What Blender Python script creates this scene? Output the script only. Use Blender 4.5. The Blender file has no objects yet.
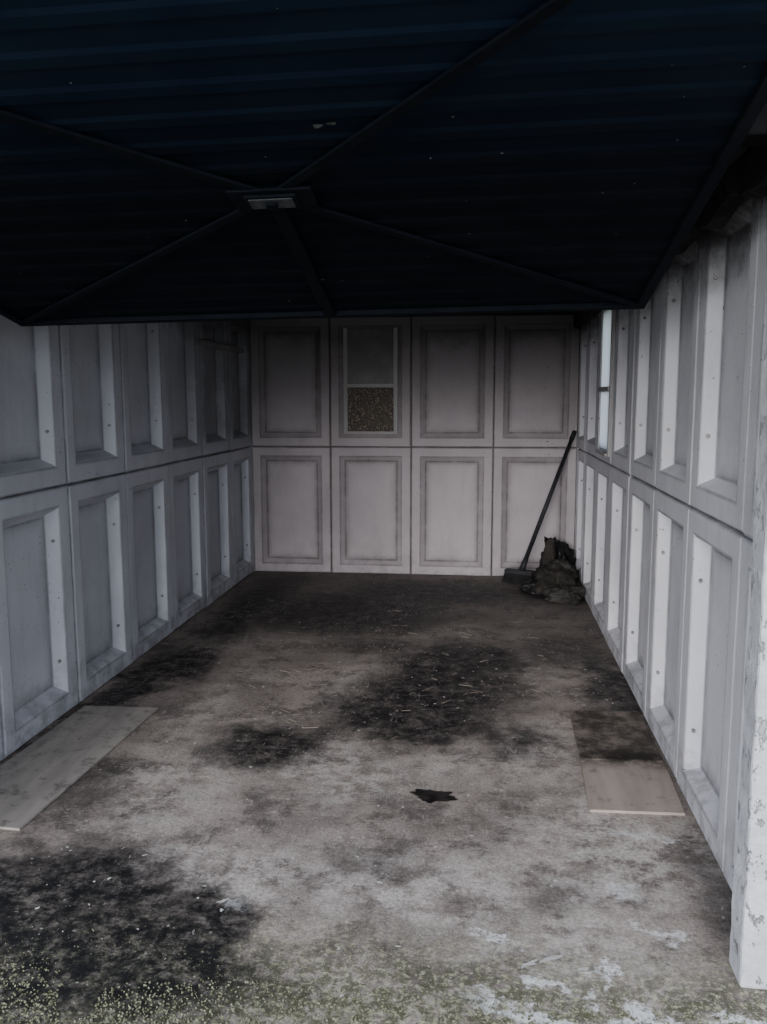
import bpy, bmesh, math, random
from mathutils import Vector, Matrix, noise
import numpy as np
random.seed(7)
scene=bpy.context.scene
COL=scene.collection
XL,XR,YB,YF=-1.794,.706,6.492,2.0
ZM,ZT=.995,1.98

# ---------------------------------------------------------------- node helper
class NT:
    def __init__(s,name):
        s.m=bpy.data.materials.new(name); s.m.use_nodes=True
        s.t=s.m.node_tree; s.t.nodes.clear()
        s.out=s.t.nodes.new('ShaderNodeOutputMaterial')
        s.b=s.t.nodes.new('ShaderNodeBsdfPrincipled')
        s.t.links.new(s.b.outputs[0],s.out.inputs[0])
        s.b.inputs['Specular IOR Level'].default_value=.25
        tc=s.t.nodes.new('ShaderNodeTexCoord'); s.co=tc.outputs['Object']
    def set(s,sock,v):
        if v is None: return
        if isinstance(v,bpy.types.NodeSocket): s.t.links.new(v,sock)
        elif isinstance(v,(tuple,list)) and len(v)==3 and len(sock.default_value)==4: sock.default_value=(*v,1)
        else: sock.default_value=v
    def math(s,op,a,b=None,c=None,clamp=False):
        n=s.t.nodes.new('ShaderNodeMath'); n.operation=op; n.use_clamp=clamp
        s.set(n.inputs[0],a); s.set(n.inputs[1],b); s.set(n.inputs[2],c); return n.outputs[0]
    def vmath(s,op,a,b=None,scale=None):
        n=s.t.nodes.new('ShaderNodeVectorMath'); n.operation=op
        s.set(n.inputs[0],a); s.set(n.inputs[1],b)
        if scale is not None: n.inputs['Scale'].default_value=scale
        return n.outputs['Value'] if op in('LENGTH','DOT_PRODUCT','DISTANCE') else n.outputs[0]
    def noise(s,scale,detail=4,rough=.6,co=None,stretch=None,dist=0,color=False):
        c=co or s.co
        if stretch: c=s.vmath('MULTIPLY',c,stretch)
        n=s.t.nodes.new('ShaderNodeTexNoise'); s.t.links.new(c,n.inputs['Vector'])
        n.inputs['Scale'].default_value=scale; n.inputs['Detail'].default_value=detail
        n.inputs['Roughness'].default_value=rough; n.inputs['Distortion'].default_value=dist
        return n.outputs['Color'] if color else n.outputs['Fac']
    def voro(s,scale,feat='F1',co=None,out='Distance'):
        n=s.t.nodes.new('ShaderNodeTexVoronoi'); n.feature=feat
        s.t.links.new(co or s.co,n.inputs['Vector']); n.inputs['Scale'].default_value=scale
        return n.outputs[out]
    def mr(s,v,a,b,c=0.,d=1.):
        n=s.t.nodes.new('ShaderNodeMapRange'); n.interpolation_type='SMOOTHSTEP'
        s.set(n.inputs[0],v); 
        for i,x in enumerate((a,b,c,d)): n.inputs[i+1].default_value=x
        return n.outputs[0]
    def mix(s,f,a,b,mode='MIX'):
        n=s.t.nodes.new('ShaderNodeMix'); n.data_type='RGBA'; n.blend_type=mode
        s.set(n.inputs[0],f); s.set(n.inputs[6],a); s.set(n.inputs[7],b); return n.outputs[2]
    def attr(s,name):
        n=s.t.nodes.new('ShaderNodeAttribute'); n.attribute_name=name; return n.outputs['Fac']
    def sep(s):
        n=s.t.nodes.new('ShaderNodeSeparateXYZ'); s.t.links.new(s.co,n.inputs[0]); return n.outputs
    def bump(s,h,strength=.4,dist=.01):
        n=s.t.nodes.new('ShaderNodeBump'); n.inputs['Strength'].default_value=strength
        n.inputs['Distance'].default_value=dist; s.t.links.new(h,n.inputs['Height'])
        s.t.links.new(n.outputs[0],s.b.inputs['Normal'])
    def done(s,col,rough=.8,metal=0.):
        s.set(s.b.inputs['Base Color'],col); s.set(s.b.inputs['Roughness'],rough); s.b.inputs['Metallic'].default_value=metal
        return s.m

def simple(name,c1,c2,scale=8,rough=.7,metal=0,bump=.3,stretch=None):
    k=NT(name); n=k.noise(scale,6,.65,stretch=stretch)
    k.bump(k.noise(scale*5,4,.6,stretch=stretch),bump,.004)
    return k.done(k.mix(k.mr(n,.3,.7),c1,c2),rough,metal)

def wall_mat(name,base,grimecol,gstr=1.0,low=.25,top=0.,rear=0.,upper=0.):
    k=NT(name); g=k.attr('grime')
    n=k.noise(6,6,.7); nf=k.noise(38,4,.7)
    sp_=k.sep(); z=sp_[2]
    c=k.mix(k.mr(k.noise(2.2,5,.6),.35,.7),base,tuple(v*.85 for v in base))
    c=k.mix(k.math('MULTIPLY',k.mr(k.noise(5,6,.7,stretch=(1.5,1.5,.35)),.50,.72),.28),c,tuple(v*.5 for v in base))
    if upper: # shade of door and roof painted into the upper panels
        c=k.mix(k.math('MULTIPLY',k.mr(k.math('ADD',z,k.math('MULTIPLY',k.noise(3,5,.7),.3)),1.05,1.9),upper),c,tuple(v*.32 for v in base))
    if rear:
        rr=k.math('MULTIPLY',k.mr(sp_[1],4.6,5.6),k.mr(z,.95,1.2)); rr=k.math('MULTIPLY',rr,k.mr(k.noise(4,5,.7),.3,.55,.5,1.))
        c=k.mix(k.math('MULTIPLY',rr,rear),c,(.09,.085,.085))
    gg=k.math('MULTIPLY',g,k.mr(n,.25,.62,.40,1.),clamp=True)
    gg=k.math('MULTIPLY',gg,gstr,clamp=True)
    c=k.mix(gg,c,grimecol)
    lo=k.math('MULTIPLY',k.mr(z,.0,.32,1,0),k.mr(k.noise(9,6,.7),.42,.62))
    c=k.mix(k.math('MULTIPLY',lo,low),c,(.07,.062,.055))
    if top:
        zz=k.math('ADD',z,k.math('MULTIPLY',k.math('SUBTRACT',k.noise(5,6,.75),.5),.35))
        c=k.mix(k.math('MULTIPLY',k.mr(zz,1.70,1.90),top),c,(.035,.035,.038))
    sp=k.math('MULTIPLY',k.mr(k.noise(60,3,.6),.67,.72),k.mr(k.noise(3.,3,.5),.42,.58))
    c=k.mix(k.math('MULTIPLY',sp,.85),c,(.05,.045,.04))
    k.bump(k.math('ADD',k.math('MULTIPLY',n,.6),k.math('MULTIPLY',nf,.6)),.45,.007)
    return k.done(c,.72)
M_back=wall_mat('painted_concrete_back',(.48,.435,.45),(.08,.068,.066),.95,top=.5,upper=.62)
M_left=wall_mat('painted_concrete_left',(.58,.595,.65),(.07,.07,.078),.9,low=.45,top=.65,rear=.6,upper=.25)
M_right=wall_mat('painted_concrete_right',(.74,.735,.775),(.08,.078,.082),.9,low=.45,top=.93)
k=NT('flaking_render')
nn=k.noise(14,6,.75); ch=k.mr(k.noise(26,6,.75,stretch=(1,1,.6)),.57,.62)
zz=k.sep()[2]
lowm=k.math('MULTIPLY',k.mr(zz,.0,.9,.85,.3),ch)
c=k.mix(k.mr(nn,.3,.7),(.66,.67,.70),(.50,.50,.53)); c=k.mix(lowm,c,(.22,.21,.20))
k.bump(k.math('ADD',nn,k.math('MULTIPLY',ch,-.6)),.9,.012); M_post=k.done(c,.85)

# ---------------------------------------------------------------- mesh helpers
def mesh_obj(name,verts,faces,mat,parent=None,grime=None,smooth=False):
    me=bpy.data.meshes.new(name); me.from_pydata([tuple(v) for v in verts],[],faces); me.update()
    if grime is not None:
        a=me.attributes.new('grime','FLOAT','POINT'); a.data.foreach_set('value',grime)
    o=bpy.data.objects.new(name,me); COL.objects.link(o)
    if mat: me.materials.append(mat)
    if smooth:
        for p in me.polygons: p.use_smooth=True
    if parent: o.parent=parent
    return o
def bm_obj(name,bm,mat,parent=None,smooth=False):
    me=bpy.data.meshes.new(name); bm.to_mesh(me); bm.free()
    o=bpy.data.objects.new(name,me); COL.objects.link(o)
    for m in (mat if isinstance(mat,list) else [mat]): me.materials.append(m)
    if smooth:
        for p in me.polygons: p.use_smooth=True
    if parent: o.parent=parent
    return o
def add_box(bm,lo,hi,M=None,bev=0,mi=0):
    r=bmesh.ops.create_cube(bm,size=1)
    vs=r['verts']
    for v in vs: v.co=Vector([lo[i]+(v.co[i]+.5)*(hi[i]-lo[i]) for i in range(3)])
    fs=set(f for v in vs for f in v.link_faces)
    if bev:
        es=list(set(e for v in vs for e in v.link_edges))
        rr=bmesh.ops.bevel(bm,geom=es,offset=bev,segments=2,affect='EDGES',profile=.5)
        fs=set(rr['faces'])|set(f for f in fs if f.is_valid)
        vs=list(set(v for f in fs for v in f.verts))
    for f in fs:
        if f.is_valid: f.material_index=mi
    if M:
        for v in vs: v.co=M@v.co
    return vs
def box(name,lo,hi,mat,parent=None,bev=.003,M=None):
    bm=bmesh.new(); add_box(bm,lo,hi,M,bev); return bm_obj(name,bm,mat,parent)
def beam(bm,a,b,w,t,up=Vector((0,0,1))):
    a=Vector(a);b=Vector(b);d=(b-a);L=d.length;d.normalize();s=d.cross(up).normalized();u=s.cross(d)
    M=Matrix((( s.x,d.x,u.x,a.x),(s.y,d.y,u.y,a.y),(s.z,d.z,u.z,a.z),(0,0,0,1)))
    return add_box(bm,(-w/2,0,-t/2),(w/2,L,t/2),M,min(w,t)*.12)
def cyl(bm,a,b,r1,r2=None,seg=14):
    a=Vector(a);b=Vector(b);d=b-a
    q=d.to_track_quat('Z','Y').to_matrix().to_4x4(); M=Matrix.Translation((a+b)/2)@q
    return bmesh.ops.create_cone(bm,cap_ends=True,segments=seg,radius1=r1,radius2=r2 or r1,depth=d.length,matrix=M)['verts']
def empty(name,loc=(0,0,0)):
    e=bpy.data.objects.new(name,None); COL.objects.link(e); e.location=loc; e.empty_display_size=.1; return e

# ---------------------------------------------------------------- panel walls
def panel_wall(name,seams,fn,mat,m,bw,dep,windows,flip,grimes,bolts=True):
    """fn(s,z,n)->world ; n = depth into the wall"""
    V=[];F=[];G=[]
    def quad(a,b,c,d): F.append((a,b,c,d) if not flip else (d,c,b,a))
    def ring(s0,s1,z0,z1,o,n,g,jit=0):
        i=len(V)
        for s,z in ((s0+o,z0+o),(s1-o,z0+o),(s1-o,z1-o),(s0+o,z1-o)):
            V.append(fn(s+random.uniform(-jit,jit),z+random.uniform(-jit,jit),n)); G.append(g)
        return i
    def join(a,b):
        for q in range(4): quad(a+q,a+(q+1)%4,b+(q+1)%4,b+q)
    gs,gr,gb,gi=grimes
    boltlist=[]
    for r,(z0,z1) in enumerate(((0,ZM),(ZM,ZT))):
        for c in range(len(seams)-1):
            s0,s1=seams[c],seams[c+1]
            j=.002; jn=random.uniform(-.004,.004)
            rs=[ring(s0,s1,z0,z1,0,.016,gs),ring(s0,s1,z0,z1,.004,.005+jn,gs*.8,j),ring(s0,s1,z0,z1,.012,jn,gr,j),
                ring(s0,s1,z0,z1,m-.010,jn,gr,j),ring(s0,s1,z0,z1,m-.001,.001+jn,gi*.8,j),ring(s0,s1,z0,z1,m+.006,.006+jn,gb,j),
                ring(s0,s1,z0,z1,m+bw-.006,dep-.004,gb,j),ring(s0,s1,z0,z1,m+bw+.002,dep,gi,j)]
            if (r,c) in windows:
                rs.append(ring(s0,s1,z0,z1,m+bw+.003,.10,.4))
                out=ring(s0,s1,z0,z1,0,.10,.4)
                for a,b in zip(rs,rs[1:]): join(a,b)
                join(rs[-1],out)
            else:
                rs+= [ring(s0,s1,z0,z1,m+bw+.012,dep+.001,gi*.5,j),ring(s0,s1,z0,z1,m+bw+.035,dep,.12,j),ring(s0,s1,z0,z1,m+bw+.065,dep-.001,.0,j)]
                for a,b in zip(rs,rs[1:]): join(a,b)
                a=rs[-1]; quad(a,a+1,a+2,a+3)
                o=ring(s0,s1,z0,z1,0,.10,.4); quad(o+3,o+2,o+1,o)
            if bolts:
                for zz in ((z0+.24),(z1-.24)):
                    boltlist.append((s0,s1,zz,dep))
    ob=mesh_obj(name,V,F,mat,grime=G)
    return ob,boltlist

seamB=[XL+.625*i for i in range(5)]
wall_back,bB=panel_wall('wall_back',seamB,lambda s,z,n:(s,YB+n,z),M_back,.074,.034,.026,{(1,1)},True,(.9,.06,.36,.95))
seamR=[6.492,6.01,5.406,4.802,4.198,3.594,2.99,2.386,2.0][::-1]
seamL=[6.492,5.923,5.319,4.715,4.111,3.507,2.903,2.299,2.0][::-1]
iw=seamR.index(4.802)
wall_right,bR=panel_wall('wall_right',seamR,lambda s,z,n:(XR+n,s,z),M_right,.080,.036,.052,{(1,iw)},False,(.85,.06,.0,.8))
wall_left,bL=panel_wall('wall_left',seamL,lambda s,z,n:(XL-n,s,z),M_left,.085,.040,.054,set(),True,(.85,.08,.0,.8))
# sealed outer corners
box('trim_4',(XL-.10,YB,0),(XL,YB+.10,ZT),M_left,bev=0)
box('trim_5',(XR,YB,0),(XR+.10,YB+.10,ZT),M_right,bev=0)

M_steel=simple('weathered_steel',(.16,.15,.15),(.32,.31,.31),30,.5,.7)
def bolts(name,lst,fn,par,m,bw,dep):
    bm=bmesh.new()
    for s0,s1,z,_ in lst:
        for s,sg in ((s0+m+bw*.5,1),(s1-m-bw*.5,-1)):
            z2=z+random.uniform(-.01,.01)
            cyl(bm,fn(s-sg*.002,z2,dep*.5),fn(s+sg*.010,z2,dep*.5-.003),.008,.007,6)
    o=bm_obj(name,bm,M_steel,par); return o
bolts('bolts_right',bR,lambda s,z,n:(XR+n,s,z),wall_right,.080,.036,.052)
bolts('bolts_left',bL,lambda s,z,n:(XL-n,s,z),wall_left,.085,.040,.054)

# timber plates on top of the walls, corner posts, header
M_dwood=simple('grimy_timber',(.012,.012,.013),(.028,.027,.027),12,.85)
M_lintel=simple('shade_darkened_timber',(.003,.003,.0035),(.007,.007,.008),12,.9)  # shade put into the colour: near-black so the sunlit header face stays dark
M_lintel.node_tree.nodes['Principled BSDF'].inputs['Specular IOR Level'].default_value=.08
box('trim_1',(XL-.10,2.0,ZT),(XL+.0,6.6,ZT+.06),M_dwood)
def rail(name,x0,x1,z0,z1):
    bm=bmesh.new(); add_box(bm,(x0,2.0,z0),(x1,6.48,z1))
    bmesh.ops.subdivide_edges(bm,edges=[e for e in bm.edges if e.calc_length()>2],cuts=120)
    for v in bm.verts:
        d=noise.fractal(Vector((v.co.y*5,v.co.z*9,v.co.x*4)),.9,2.,4)
        if v.co.z<(z0+z1)/2: v.co.z+=d*.035
        v.co.x+=d*.012
    return bm_obj(name,bm,M_dwood)
rail('trim_2',XR-.055,XR-.004,1.885,ZT-.004)
box('trim_3',(XL,YB,ZT),(XR,YB+.1,ZT+.06),M_dwood)
box('trim_6',(XR,2.0,ZT),(XR+.10,6.6,ZT+.06),M_dwood)
def post(name,x0,x1):
    bm=bmesh.new(); add_box(bm,(x0,1.9,0.0),(x1,2.0,1.895),bev=.008)
    bmesh.ops.subdivide_edges(bm,edges=[e for e in bm.edges if e.calc_length()>1],cuts=60)
    for v in bm.verts:
        n=noise.noise_vector(v.co*9)*.004+noise.noise_vector(v.co*30)*.002; v.co+=Vector((n.x,n.y,0))
    return bm_obj(name,bm,M_post)
post('door_post',.614,.83); post('door_post',-1.92,-1.70)
box('header_beam',(-1.97,1.90,1.90),(1.05,1.99,2.115),M_lintel,bev=.006)

# ---------------------------------------------------------------- roof
M_roof=simple('sooty_roof_sheet',(.016,.018,.022),(.032,.033,.037),6,.85)
def roof():
    V=[];F=[];nx=150;ys=[1.60+i*.255 for i in range(21)]
    for y in ys:
        for i in range(nx):
            x=-1.97+(1.05+1.97)*i/(nx-1)
            V.append((x,y,2.085+.018*math.sin(x*2*math.pi/.15)+(.06*(6.7-y)/5)))
    for j in range(len(ys)-1):
        for i in range(nx-1):
            a=j*nx+i; F.append((a,a+1,a+nx+1,a+nx))
    o=mesh_obj('ceiling',V,F,M_roof,smooth=True)
    md=o.modifiers.new('s','SOLIDIFY'); md.thickness=.008; md.offset=1
roof()
# ---------------------------------------------------------------- windows
M_frame=wall_mat('painted_window_frame',(.40,.385,.38),(.1,.09,.08),1.,.1)
k=NT('frosted_dirty_glass'); n=k.noise(7,5,.6)
k.bump(k.noise(120,2,.5),.3,.003); M_gl1=k.done(k.mix(k.mr(n,.3,.7),(.095,.09,.09),(.15,.14,.137)),.4)
k=NT('patterned_dirty_glass'); v=k.voro(60); v2=k.noise(14,5,.7)
c=k.mix(k.mr(v,.15,.6),(.29,.235,.175),(.035,.028,.022)); c=k.mix(k.mr(v2,.40,.6,0,.85),c,(.065,.052,.042))
k.bump(v,.8,.005); M_gl2=k.done(c,.4)
k=NT('frosted_bright_glass')
tr=k.t.nodes.new('ShaderNodeBsdfTranslucent'); gl=k.t.nodes.new('ShaderNodeBsdfGlossy'); mx=k.t.nodes.new('ShaderNodeMixShader')
gl.inputs['Roughness'].default_value=.3; mx.inputs[0].default_value=.12
tr.inputs[0].default_value=(.88,.92,.94,1)
k.t.links.new(tr.outputs[0],mx.inputs[1]);k.t.links.new(gl.outputs[0],mx.inputs[2]);k.t.links.new(mx.outputs[0],k.out.inputs[0]); M_clear=k.m
def window(name,s0,s1,z0,z1,fn,g_up,g_low,n0,zf=.385):
    e=empty(name); w=.030
    def bx(nm,a,b,c,d,na,nb,mat):
        P=[fn(a,c,na),fn(b,d,nb)]
        lo=[min(P[0][i],P[1][i]) for i in range(3)];hi=[max(P[0][i],P[1][i]) for i in range(3)]
        return box(nm,lo,hi,mat,e,bev=.003)
    zm=z0+(z1-z0)*zf
    bx('stile_1',s0,s0+w,z0,z1,n0,n0+.03,M_frame); bx('stile_2',s1-w,s1,z0,z1,n0,n0+.03,M_frame)
    bx('sill',s0+w,s1-w,z0,z0+.02,n0-.012,n0+.03,M_frame); bx('head',s0+w,s1-w,z1-w,z1,n0,n0+.03,M_frame)
    bx('transom',s0+w,s1-w,zm-.014,zm+.014,n0-.006,n0+.03,M_frame)
    bx('upper_pane',s0+w-.004,s1-w+.004,zm,z1-w,n0+.010,n0+.014,g_up)
    bx('lower_pane',s0+w-.004,s1-w+.004,z0+.018,zm,n0+.010,n0+.014,g_low)
window('window_1',seamB[1]+.105,seamB[2]-.105,ZM+.100,ZT-.03,lambda s,z,n:(s,YB+n,z),M_gl1,M_gl2,.008,.43)
window('window_2',seamR[iw]+.03,seamR[iw+1]-.12,ZM+.045,ZT-.085,lambda s,z,n:(XR+n,s,z),M_clear,M_clear,-.016,.44)

# ---------------------------------------------------------------- floor
k=NT('stained_concrete_floor')
w1=k.vmath('SUBTRACT',k.noise(2.6,4,.6,color=True),(.5,.5,.5)); w2=k.vmath('SUBTRACT',k.noise(9,6,.75,color=True),(.5,.5,.5))
wc=k.vmath('ADD',k.co,k.vmath('SCALE',w1,scale=.42)); wc=k.vmath('ADD',wc,k.vmath('SCALE',w2,scale=.30))
Y=k.sep()[1]
def blobs(lst,lo=.25,hi=1.25):
    acc=None
    for x,y,rx,ry,s in lst:
        d=k.vmath('SUBTRACT',wc,(x,y,0)); d=k.vmath('MULTIPLY',d,(1/rx,1/ry,0)); l=k.vmath('LENGTH',d)
        v=k.mr(l,hi,lo,0.,s)
        acc=v if acc is None else k.math('MAXIMUM',acc,v)
    return acc
base=k.mix(k.mr(k.noise(1.8,5,.65),.38,.62),(.43,.37,.33),(.265,.225,.20))
base=k.mix(k.math('MULTIPLY',k.mr(k.noise(5,8,.8),.46,.62),.85),base,(.12,.10,.09))
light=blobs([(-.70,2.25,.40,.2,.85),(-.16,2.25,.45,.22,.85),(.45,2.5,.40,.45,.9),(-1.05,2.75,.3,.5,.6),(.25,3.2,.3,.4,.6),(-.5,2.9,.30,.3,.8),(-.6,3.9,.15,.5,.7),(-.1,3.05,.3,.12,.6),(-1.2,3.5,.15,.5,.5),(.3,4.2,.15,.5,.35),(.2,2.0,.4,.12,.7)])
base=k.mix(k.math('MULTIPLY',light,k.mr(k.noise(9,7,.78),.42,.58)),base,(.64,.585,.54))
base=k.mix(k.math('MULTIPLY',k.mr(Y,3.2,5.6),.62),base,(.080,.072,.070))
moss=k.math('MULTIPLY',k.mr(Y,2.10,1.76),k.mr(k.noise(26,6,.8),.40,.54)); base=k.mix(k.math('MULTIPLY',moss,.88),base,(.095,.095,.05))
mossy=k.math('MULTIPLY',k.mr(Y,2.25,1.80),k.mr(k.noise(50,5,.8),.52,.59)); base=k.mix(k.math('MULTIPLY',mossy,.75),base,(.50,.49,.33))
wp=blobs([(.16,1.93,.05,.03,1),(.30,1.92,.05,.02,1),(-.69,2.09,.03,.05,1),(.18,1.77,.18,.035,1),(.36,1.785,.16,.035,1),(.55,1.78,.10,.025,1),(.02,2.05,.05,.015,.9),(.5,2.05,.04,.03,.9),(.42,2.25,.05,.05,.8),(.5,2.6,.12,.03,.8)],.5,1.2)
base=k.mix(k.math('MULTIPLY',wp,k.mr(k.noise(30,6,.8),.38,.50)),base,(.74,.73,.72))
dark=blobs([(-.18,3.88,.50,.52,1.),(-.32,3.52,.52,.38,1.),(-.12,4.35,.46,.50,1.),(.12,3.3,.28,.22,.7),(-.84,5.30,.85,.70,1.),(-.3,5.9,.9,.5,.9),(-1.5,5.4,.28,1.3,.9),(-1.55,4.1,.28,.5,.95),
   (-.84,3.15,.38,.28,.85),(-1.2,2.03,.60,.40,1.),(-.95,1.82,.55,.28,1.),(-.74,1.97,.18,.25,1.),(.55,6.0,.5,.5,.85),(.45,4.6,.35,.5,.6),(.62,4.0,.15,.9,.8),(-1.68,3.6,.16,1.2,1.),(-1.38,2.7,.25,.4,.6),(-.3,2.35,.35,.12,.45),(.64,2.35,.12,.4,.55),(0.25,2.15,.14,.10,.5),(-.55,2.55,.2,.1,.4),(-.55,4.6,.35,.25,.6)])
dark=k.mr(dark,.03,.92)
dm=k.math('MULTIPLY',dark,k.mr(k.noise(13,8,.85),.34,.57,.42,1.))
base=k.mix(dm,base,(.009,.009,.010))
gr=k.mr(k.noise(90,4,.8),.35,.65,.75,1.2)
gm=k.t.nodes.new('ShaderNodeVectorMath'); gm.operation='SCALE'; k.t.links.new(base,gm.inputs[0]); k.t.links.new(gr,gm.inputs['Scale']); base=gm.outputs[0]
pit=k.mr(k.noise(60,5,.75),.61,.68); base=k.mix(k.math('MULTIPLY',pit,.8),base,(.03,.027,.024))
sp=k.math('MULTIPLY',k.mr(k.noise(42,4,.65),.64,.68),k.mr(k.noise(5,3,.6),.43,.58)); base=k.mix(k.math('MULTIPLY',sp,.65),base,(.62,.585,.55))
for sc_,st in ((9,(1.2,9,1)),(7,(8,1.4,1))):
    scr=k.math('MULTIPLY',k.mr(k.noise(sc_,2,.4,stretch=st,dist=1.8),.655,.69),k.mr(k.noise(2.5,2),.47,.58)); scr=k.math('MULTIPLY',scr,k.mr(Y,2.1,2.5)); base=k.mix(k.math('MULTIPLY',scr,.4),base,(.52,.48,.44))
k.bump(k.math('ADD',k.noise(26,8,.8),k.math('MULTIPLY',k.noise(160,3,.6),.35)),.6,.010)
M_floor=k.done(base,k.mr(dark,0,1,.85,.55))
def grid(name,x0,x1,y0,y1,nx,ny,z,mat,amp=.0):
    V=[];F=[]
    for j in range(ny):
        for i in range(nx):
            x=x0+(x1-x0)*i/(nx-1);y=y0+(y1-y0)*j/(ny-1)
            V.append((x,y,z+amp*noise.noise(Vector((x*1.5,y*1.5,0)))))
    for j in range(ny-1):
        for i in range(nx-1):
            a=j*nx+i;F.append((a,a+1,a+nx+1,a+nx))
    return mesh_obj(name,V,F,mat,smooth=True)
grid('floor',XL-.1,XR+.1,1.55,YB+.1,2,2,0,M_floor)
M_drive=simple('mossy_driveway',(.20,.19,.17),(.10,.10,.07),5,.9)
grid('driveway',-2.2,1.2,-9,1.55,2,2,-.012,M_drive)
M_gr=simple('rough_ground',(.07,.09,.04),(.14,.12,.08),3,.95)
grid('ground',-25,25,-25,30,2,2,-.04,M_gr)

# wet oil blot
k=NT('wet_oil'); M_wet=k.done(k.mix(k.mr(k.noise(30,4,.7),.4,.6),(.010,.009,.008),(.04,.034,.032)),.3)
def flat_poly(name,cx,cy,rx,ry,mat,z=.0015,n=60,rough=.35,seed=0,parent=None):
    V=[(cx,cy,z+.0005)];F=[]
    for i in range(n):
        a=2*math.pi*i/n; r=.95+rough*1.3*noise.noise(Vector((math.cos(a)*1.3+seed,math.sin(a)*1.3,seed*3)))+.35*noise.noise(Vector((math.cos(a)*4,math.sin(a)*4,seed)))
        V.append((cx+rx*r*math.cos(a),cy+ry*r*math.sin(a),z))
    for i in range(n): F.append((0,1+i,1+(i+1)%n))
    return mesh_obj(name,V,F,mat,parent)
flat_poly('oil_puddle',-.15,2.79,.075,.05,M_wet,seed=3.3)

# flakes of paint, twigs, grit
litter=empty('floor_litter')
M_flake=simple('paint_flake',(.62,.61,.58),(.45,.44,.42),20,.8)
bm=bmesh.new()
def flake(x,y,r,ang=None,el=1.):
    n=random.randint(7,13);a0=random.uniform(0,6.28) if ang is None else ang;vs=[]
    for i in range(n):
        a=2*math.pi*i/n;rr=r*random.uniform(.45,1.25);dx=rr*math.cos(a)*el;dy=rr*math.sin(a)
        vs.append(bm.verts.new((x+dx*math.cos(a0)-dy*math.sin(a0),y+dx*math.sin(a0)+dy*math.cos(a0),.003+random.uniform(0,.002))))
    f=bm.faces.new(vs)
for i in range(420):
    x=random.uniform(-1.35,.6);y=random.triangular(1.7,6.2,2.4)
    flake(x,y,random.uniform(.0015,.0048),el=random.uniform(1,2.5))
for x,y,r,e,a in [(.13,1.93,.010,3.,.6),(.17,1.95,.008,2.8,.5),(.20,1.965,.007,2.5,.6),(.26,1.925,.009,2.0,.1),(.29,1.92,.009,2.0,.1),(-.69,2.10,.008,2.2,.9),(-.68,2.06,.006,1.6,2.)]:
    flake(x,y,r,a,e)
bmesh.ops.recalc_face_normals(bm,faces=bm.faces)
bm_obj('paint_flakes',bm,M_flake,litter)
M_twig=simple('dry_twig',(.36,.32,.26),(.18,.15,.12),20,.85)
bm=bmesh.new()
for i in range(100):
    x=random.uniform(-1.3,.36);y=random.triangular(2.95,6.,3.8);a=random.uniform(0,3.14);L=random.uniform(.015,.07)
    cyl(bm,(x,y,.004),(x+L*math.cos(a),y+L*math.sin(a),.006),.0012,.0008,5)
bm_obj('twigs',bm,M_twig,litter)
M_grit=simple('mossy_grit',(.08,.08,.04),(.32,.32,.22),45,.95,bump=.8)
tb=bmesh.new(); bmesh.ops.create_icosphere(tb,subdivisions=1,radius=1); tb.verts.ensure_lookup_table()
ico=[v.co.copy() for v in tb.verts]; icf=[tuple(v.index for v in f.verts) for f in tb.faces]; tb.free()
V=[];F=[]
for i in range(7500):
    x=random.uniform(-1.3,.78);y=1.58+abs(random.gauss(0,.14))
    if y>2.1: continue
    if noise.noise(Vector((x*5,y*8,3)))<-.45+ (y-1.6)*1.3: continue
    r=random.uniform(.0008,.0030)*(1.0 if y<1.8 else .6); o=len(V)
    for c_ in ico: V.append((x+r*(c_.x+random.uniform(-.35,.35)),y+r*(c_.y+random.uniform(-.35,.35)),r*(.45+c_.z+random.uniform(-.35,.35))))
    for f_ in icf: F.append(tuple(o+q for q in f_))
mesh_obj('grit',V,F,M_grit,litter)

# ---------------------------------------------------------------- boards on floor
k=NT('plywood_left'); n=k.noise(4,6,.6,stretch=(3,.6,1))
c=k.mix(k.mr(n,.3,.7),(.26,.24,.22),(.37,.335,.305)); c=k.mix(k.mr(k.noise(12,7,.75),.50,.72),c,(.09,.083,.075))
k.bump(n,.3,.004); M_b1=k.done(c,.8)
k=NT('plywood_right'); n=k.noise(4,6,.6,stretch=(3,.6,1)); y=k.sep()[1]
c=k.mix(k.mr(n,.3,.7),(.36,.30,.255),(.45,.385,.335))
dk=k.math('MULTIPLY',k.mr(y,3.10,3.17),k.mr(k.noise(7,7,.78),.36,.58,.45,1.)); c=k.mix(k.math('MULTIPLY',dk,.92),c,(.025,.02,.017))
dk2=k.math('MULTIPLY',k.mr(k.math('ABSOLUTE',k.math('SUBTRACT',y,3.17)),.14,.0),k.mr(k.noise(9,6,.75),.38,.56)); c=k.mix(dk2,c,(.02,.016,.013))
c=k.mix(k.math('MULTIPLY',k.mr(k.noise(16,7,.78),.52,.68),.55),c,(.13,.105,.085))
k.bump(n,.3,.004); M_b2=k.done(c,.8)
def board(name,pts,z0,th,mat):
    bm=bmesh.new(); vs=[bm.verts.new((x,y,z0)) for x,y in pts]; f=bm.faces.new(vs)
    r=bmesh.ops.extrude_face_region(bm,geom=[f]); 
    for v in r['geom']:
        if isinstance(v,bmesh.types.BMVert): v.co.z+=th
    bmesh.ops.recalc_face_normals(bm,faces=bm.faces)
    bmesh.ops.bevel(bm,geom=list(bm.edges),offset=.0015,segments=1,affect='EDGES')
    return bm_obj(name,bm,mat)
board('plywood_board',[(-1.785,2.42),(-1.45,2.40),(-1.41,3.48),(-1.75,3.47)],.001,.009,M_b1)
board('plywood_board',[(.37,2.73),(.68,2.74),(.695,3.14),(.385,3.13)],.001,.010,M_b2)
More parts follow.
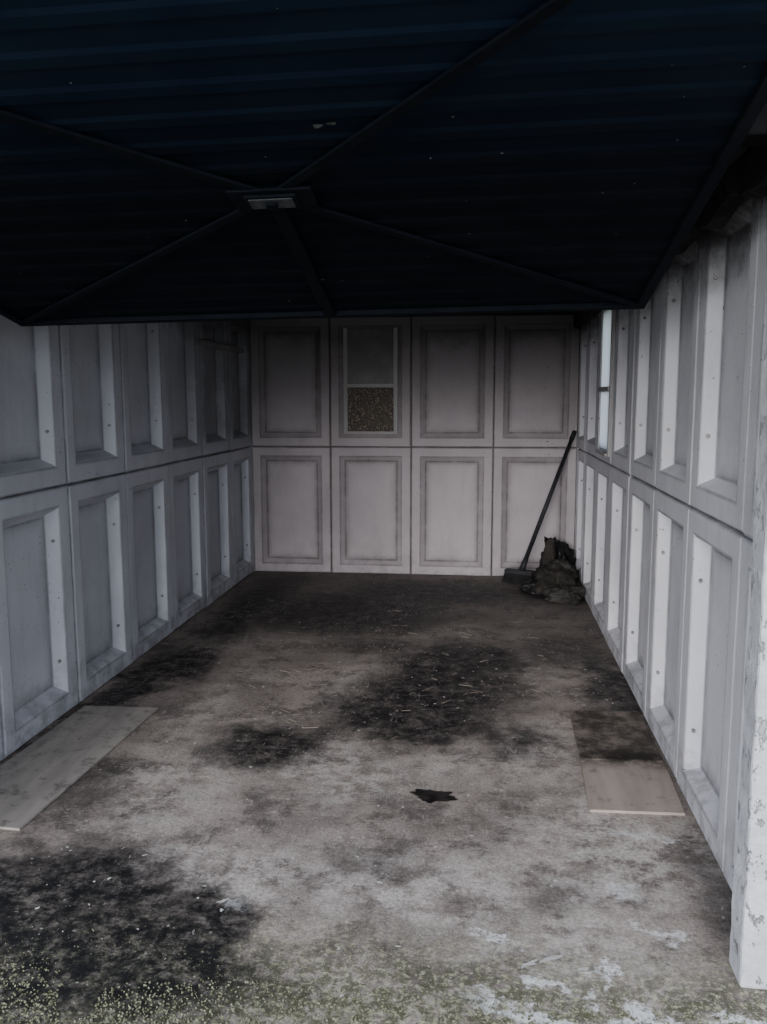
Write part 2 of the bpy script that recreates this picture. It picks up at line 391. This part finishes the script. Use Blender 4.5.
board('plywood_board',[(.385,3.14),(.695,3.15),(.695,3.67),(.395,3.65)],.001,.009,M_b2)

# ---------------------------------------------------------------- garage door (up-and-over, open)
k=NT('navy_painted_steel'); n=k.noise(5,6,.65); yy=k.sep()[1]
c=k.mix(k.mr(n,.3,.7),(.0022,.0034,.0065),(.0046,.0064,.0110))          # near-black navy, no haze in it
cb=k.mix(k.mr(n,.3,.7),(.006,.0145,.034),(.011,.024,.050))             # same navy with haze painted in as blue near the outer edge
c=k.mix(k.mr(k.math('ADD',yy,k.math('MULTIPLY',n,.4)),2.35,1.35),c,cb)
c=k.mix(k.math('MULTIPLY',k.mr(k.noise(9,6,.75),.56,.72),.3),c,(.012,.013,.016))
c=k.mix(k.mr(k.noise(55,2,.5),.775,.785),c,(.3,.3,.3))
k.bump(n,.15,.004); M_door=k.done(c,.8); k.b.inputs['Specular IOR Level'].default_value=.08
M_rod=simple('dark_door_frame',(.0035,.0050,.0085),(.0065,.0085,.0125),14,.75)
M_rod.node_tree.nodes['Principled BSDF'].inputs['Specular IOR Level'].default_value=.08
DX0,DX1=-1.625,.515
xa=Vector((1,0,.016)).normalized()
far=Vector(((DX0+DX1)/2,2.90,1.655)); near=Vector(((DX0+DX1)/2,1.03,2.065))
t=(near-far); DL=t.length; t.normalize(); xa=(xa-t*xa.dot(t)).normalized(); nrm=xa.cross(t)
if nrm.z>0: nrm=-nrm
door=empty('garage_door')
MD=Matrix(((xa.x,t.x,nrm.x,far.x),(xa.y,t.y,nrm.y,far.y),(xa.z,t.z,nrm.z,far.z),(0,0,0,1)))
def P(x,s,n=0): return MD@Vector((x,s,n))
HW=(DX1-DX0)/2
V=[];F=[];prof=[]
pitch=.105; s=0
while s<DL:
    for ds,dn in ((0,0),(.035,0),(.048,.004),(.077,.004),(.090,0)):
        if s+ds<DL: prof.append((s+ds,dn))
    s+=pitch
prof.append((DL,0))
for s_,n_ in prof:
    V.append(P(-HW,s_,n_));V.append(P(HW,s_,n_))
for i in range(len(prof)-1): F.append((2*i,2*i+1,2*i+3,2*i+2))
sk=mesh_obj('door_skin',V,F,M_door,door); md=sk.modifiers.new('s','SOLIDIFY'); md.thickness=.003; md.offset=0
bm=bmesh.new()
def dbox(x0,x1,s0,s1,n0,n1): add_box(bm,(x0,s0,n0),(x1,s1,n1),MD,.002)
dbox(-HW,HW,-.004,.025,-.02,.018); dbox(-HW,HW,DL-.03,DL,-.02,.018)
dbox(-HW,-HW+.03,.03,DL-.03,-.02,.018); dbox(HW-.03,HW,.03,DL-.03,-.02,.018)
bm_obj('door_frame',bm,M_rod,door)
bm=bmesh.new()
cx,cs=.060,.90
def dbeam(a,b,w,th=.008):
    beam(bm,P(a[0],a[1],.014),P(b[0],b[1],.014),w,th,up=-nrm)
for cxn in ((-HW+.03,.03),(HW-.03,.03),(-HW+.03,DL-.03),(HW-.03,DL-.03)):
    dbeam((cx,cs),cxn,.024)
dbeam((cx,cs),(cx-.02,.0),.036,.010)
bm_obj('cross_braces',bm,M_rod,door)
bm=bmesh.new()
add_box(bm,(cx-.10,cs-.045,.014),(cx+.10,cs+.045,.022),MD,.003)
add_box(bm,(cx-.062,cs-.035,.022),(cx+.062,cs+.03,.030),MD,.003)
cyl(bm,P(cx,cs,.029),P(cx,cs,.042),.014); bm_obj('lock_body',bm,M_rod,door)
bm=bmesh.new(); add_box(bm,(cx-.052,cs-.024,.030),(cx+.052,cs+.022,.033),MD,.001); bm_obj('lock_plate',bm,simple('dull_lock_plate',(.03,.034,.038),(.09,.09,.1),60,.6,.3),door)
bm=bmesh.new()
for x,s_,r in ((.22,1.18,.014),(.25,1.185,.009),(1.02,1.40,.008),(.07,.33,.008),(.13,.32,.006)):
    n=9; vs=[bm.verts.new(P(x+r*math.cos(6.283*i/n)*random.uniform(.5,1.4),s_+r*.6*math.sin(6.283*i/n)*random.uniform(.5,1.4),.0075)) for i in range(n)]; bm.faces.new(vs)
bm_obj('paint_chips',bm,simple('bare_primer',(.04,.045,.05),(.13,.13,.13),70,.7),door)

# ---------------------------------------------------------------- broom
br=empty('broom')
M_hand=simple('broom_handle_paint',(.012,.012,.014),(.028,.028,.032),20,.5)
M_brs=simple('black_bristles',(.010,.010,.011),(.022,.021,.021),60,.9,stretch=(1,1,.1))
a=Vector((.30,6.30,.09)); b=Vector((.675,6.44,1.12))
bm=bmesh.new(); cyl(bm,a,b,.017,.014,16); cyl(bm,a,a+(b-a)*.09,.024,.019,16); cyl(bm,b-(b-a)*.06,b+(b-a)*.005,.0185,.016,16); bm_obj('handle',bm,M_hand,br,True)
bm=bmesh.new(); R=Matrix.Translation((.285,6.29,0))@Matrix.Rotation(-.35,4,'Z')
add_box(bm,(-.11,-.03,.065),(.11,.03,.10),R,.008); bm_obj('stock',bm,M_hand,br)
bm=bmesh.new()
for i in range(26):
    for j in range(6):
        x=-.105+.21*i/25;y=-.025+.05*j/5
        e=Vector((x*1.12+random.uniform(-.006,.006),y*1.6+random.uniform(-.008,.008),.004)); cyl(bm,R@e,R@Vector((x,y,.068)),.0035,.0045,5)
bm_obj('bristles',bm,M_brs,br)

# ---------------------------------------------------------------- rubbish in corner
def lump(name,loc,sc,mat,seed,amp=.25,sub=5,rot=0,parent=None,flat=True):
    bm=bmesh.new(); bmesh.ops.create_icosphere(bm,subdivisions=sub,radius=1)
    for v in bm.verts:
        p=v.co.copy(); q=p*1.6+Vector((seed,seed*2,0))
        d=noise.fractal(q,1.,2.,4)*amp
        rg=1-abs(noise.noise(p*3.2+Vector((seed,0,5))))*2
        d+=max(0,rg)**3*amp*.55
        v.co=p*(1+d)
        v.co=Vector((v.co.x*sc[0],v.co.y*sc[1],v.co.z*sc[2]))
        if flat: v.co.z=max(v.co.z,-sc[2]*.75)
    zmin=min(v.co.z for v in bm.verts)
    M=Matrix.Translation(Vector(loc)-Vector((0,0,zmin)))@Matrix.Rotation(rot,4,'Z')
    for v in bm.verts:
        v.co=M@v.co; v.co.x=min(v.co.x,XR-.006)
    return bm_obj(name,bm,mat,parent,True)
M_sack=simple('dirty_sacking',(.012,.011,.010),(.042,.037,.032),9,.9,bump=.6)
M_sack2=simple('grey_rag',(.015,.014,.013),(.06,.056,.052),9,.9,bump=.6)
M_bag=simple('black_bag',(.006,.006,.007),(.016,.016,.016),9,.4)
rp=empty('rubbish_pile')
lump('sack_base',(.54,6.04,.002),(.15,.24,.105),M_sack,1.3,.35,parent=rp)
lump('rag_front',(.58,5.78,.002),(.12,.15,.06),M_sack2,4.1,.4,parent=rp)
lump('rag_side',(.42,6.00,.002),(.12,.11,.045),M_bag,7.7,.4,parent=rp)
lump('bag_back',(.57,6.34,.002),(.115,.09,.165),M_bag,2.9,.3,parent=rp)
lump('rag_top',(.57,6.06,.12),(.09,.12,.05),M_sack2,9.4,.4,parent=rp)
bm=bmesh.new(); rings=[(.0,.050),(.10,.054),(.20,.048),(.25,.036),(.28,.028),(.31,.034),(.335,.042)]
vr=[]
for zi,(z,r) in enumerate(rings):
    row=[]
    for i in range(28):
        a=2*math.pi*i/28; rr=r*(1+.18*math.sin(a*7+zi*.4)+.25*noise.noise(Vector((math.cos(a)*2,math.sin(a)*2,z*9))))
        row.append(bm.verts.new((.48+rr*math.cos(a)+.06*z,6.22+rr*.8*math.sin(a),z+.01+(.02*math.sin(a*3) if zi==6 else 0))))
    vr.append(row)
for r0,r1 in zip(vr,vr[1:]):
    for i in range(28): bm.faces.new((r0[i],r0[(i+1)%28],r1[(i+1)%28],r1[i]))
bm.faces.new(vr[-1]); bm_obj('tied_sack',bm,M_sack,rp,True)

# small batten fixed high on left wall
box('timber_batten',(XL+.002,5.23,1.70),(XL+.028,6.25,1.735),simple('grey_batten',(.13,.13,.13),(.22,.22,.22)),parent=wall_left)

# ---------------------------------------------------------------- light : overcast sky, brighter low behind the viewer
w=bpy.data.worlds.new('overcast'); scene.world=w; w.use_nodes=True
nt=w.node_tree; bg=nt.nodes['Background']
tc=nt.nodes.new('ShaderNodeTexCoord'); sx=nt.nodes.new('ShaderNodeSeparateXYZ'); mr=nt.nodes.new('ShaderNodeMapRange'); mx=nt.nodes.new('ShaderNodeMix'); mx.data_type='RGBA'
nt.links.new(tc.outputs['Generated'],sx.inputs[0]); nt.links.new(sx.outputs[2],mr.inputs[0]); nt.links.new(mr.outputs[0],mx.inputs[0])
mx.inputs[6].default_value=(.82,.865,.945,1); mx.inputs[7].default_value=(.68,.79,.98,1)
nt.links.new(mx.outputs[2],bg.inputs[0]); bg.inputs[1].default_value=2.2
sl=bpy.data.lights.new('veiled_sun','SUN'); sl.energy=3.8; sl.angle=math.radians(34); sl.color=(1,.985,.985)
so=bpy.data.objects.new('veiled_sun',sl); COL.objects.link(so)
so.rotation_euler=Vector((.15,1,-.25)).to_track_quat('-Z','Y').to_euler(); so.location=(0,-6,4)

# ---------------------------------------------------------------- camera
f,yaw,pit,rol,h=850,.116,.1332,-.0018,1.368
fw=Vector((-math.sin(yaw)*math.cos(pit),math.cos(yaw)*math.cos(pit),-math.sin(pit)))
r=Vector((math.cos(yaw),math.sin(yaw),0)); u=r.cross(fw)
r2=r*math.cos(rol)+u*math.sin(rol); u2=-r*math.sin(rol)+u*math.cos(rol)
cam=bpy.data.cameras.new('camera'); co=bpy.data.objects.new('camera',cam); COL.objects.link(co)
cam.sensor_fit='VERTICAL'; cam.sensor_height=36; cam.lens=36*f/1024
co.matrix_world=Matrix(((r2.x,u2.x,-fw.x,0),(r2.y,u2.y,-fw.y,0),(r2.z,u2.z,-fw.z,h),(0,0,0,1)))
scene.camera=co
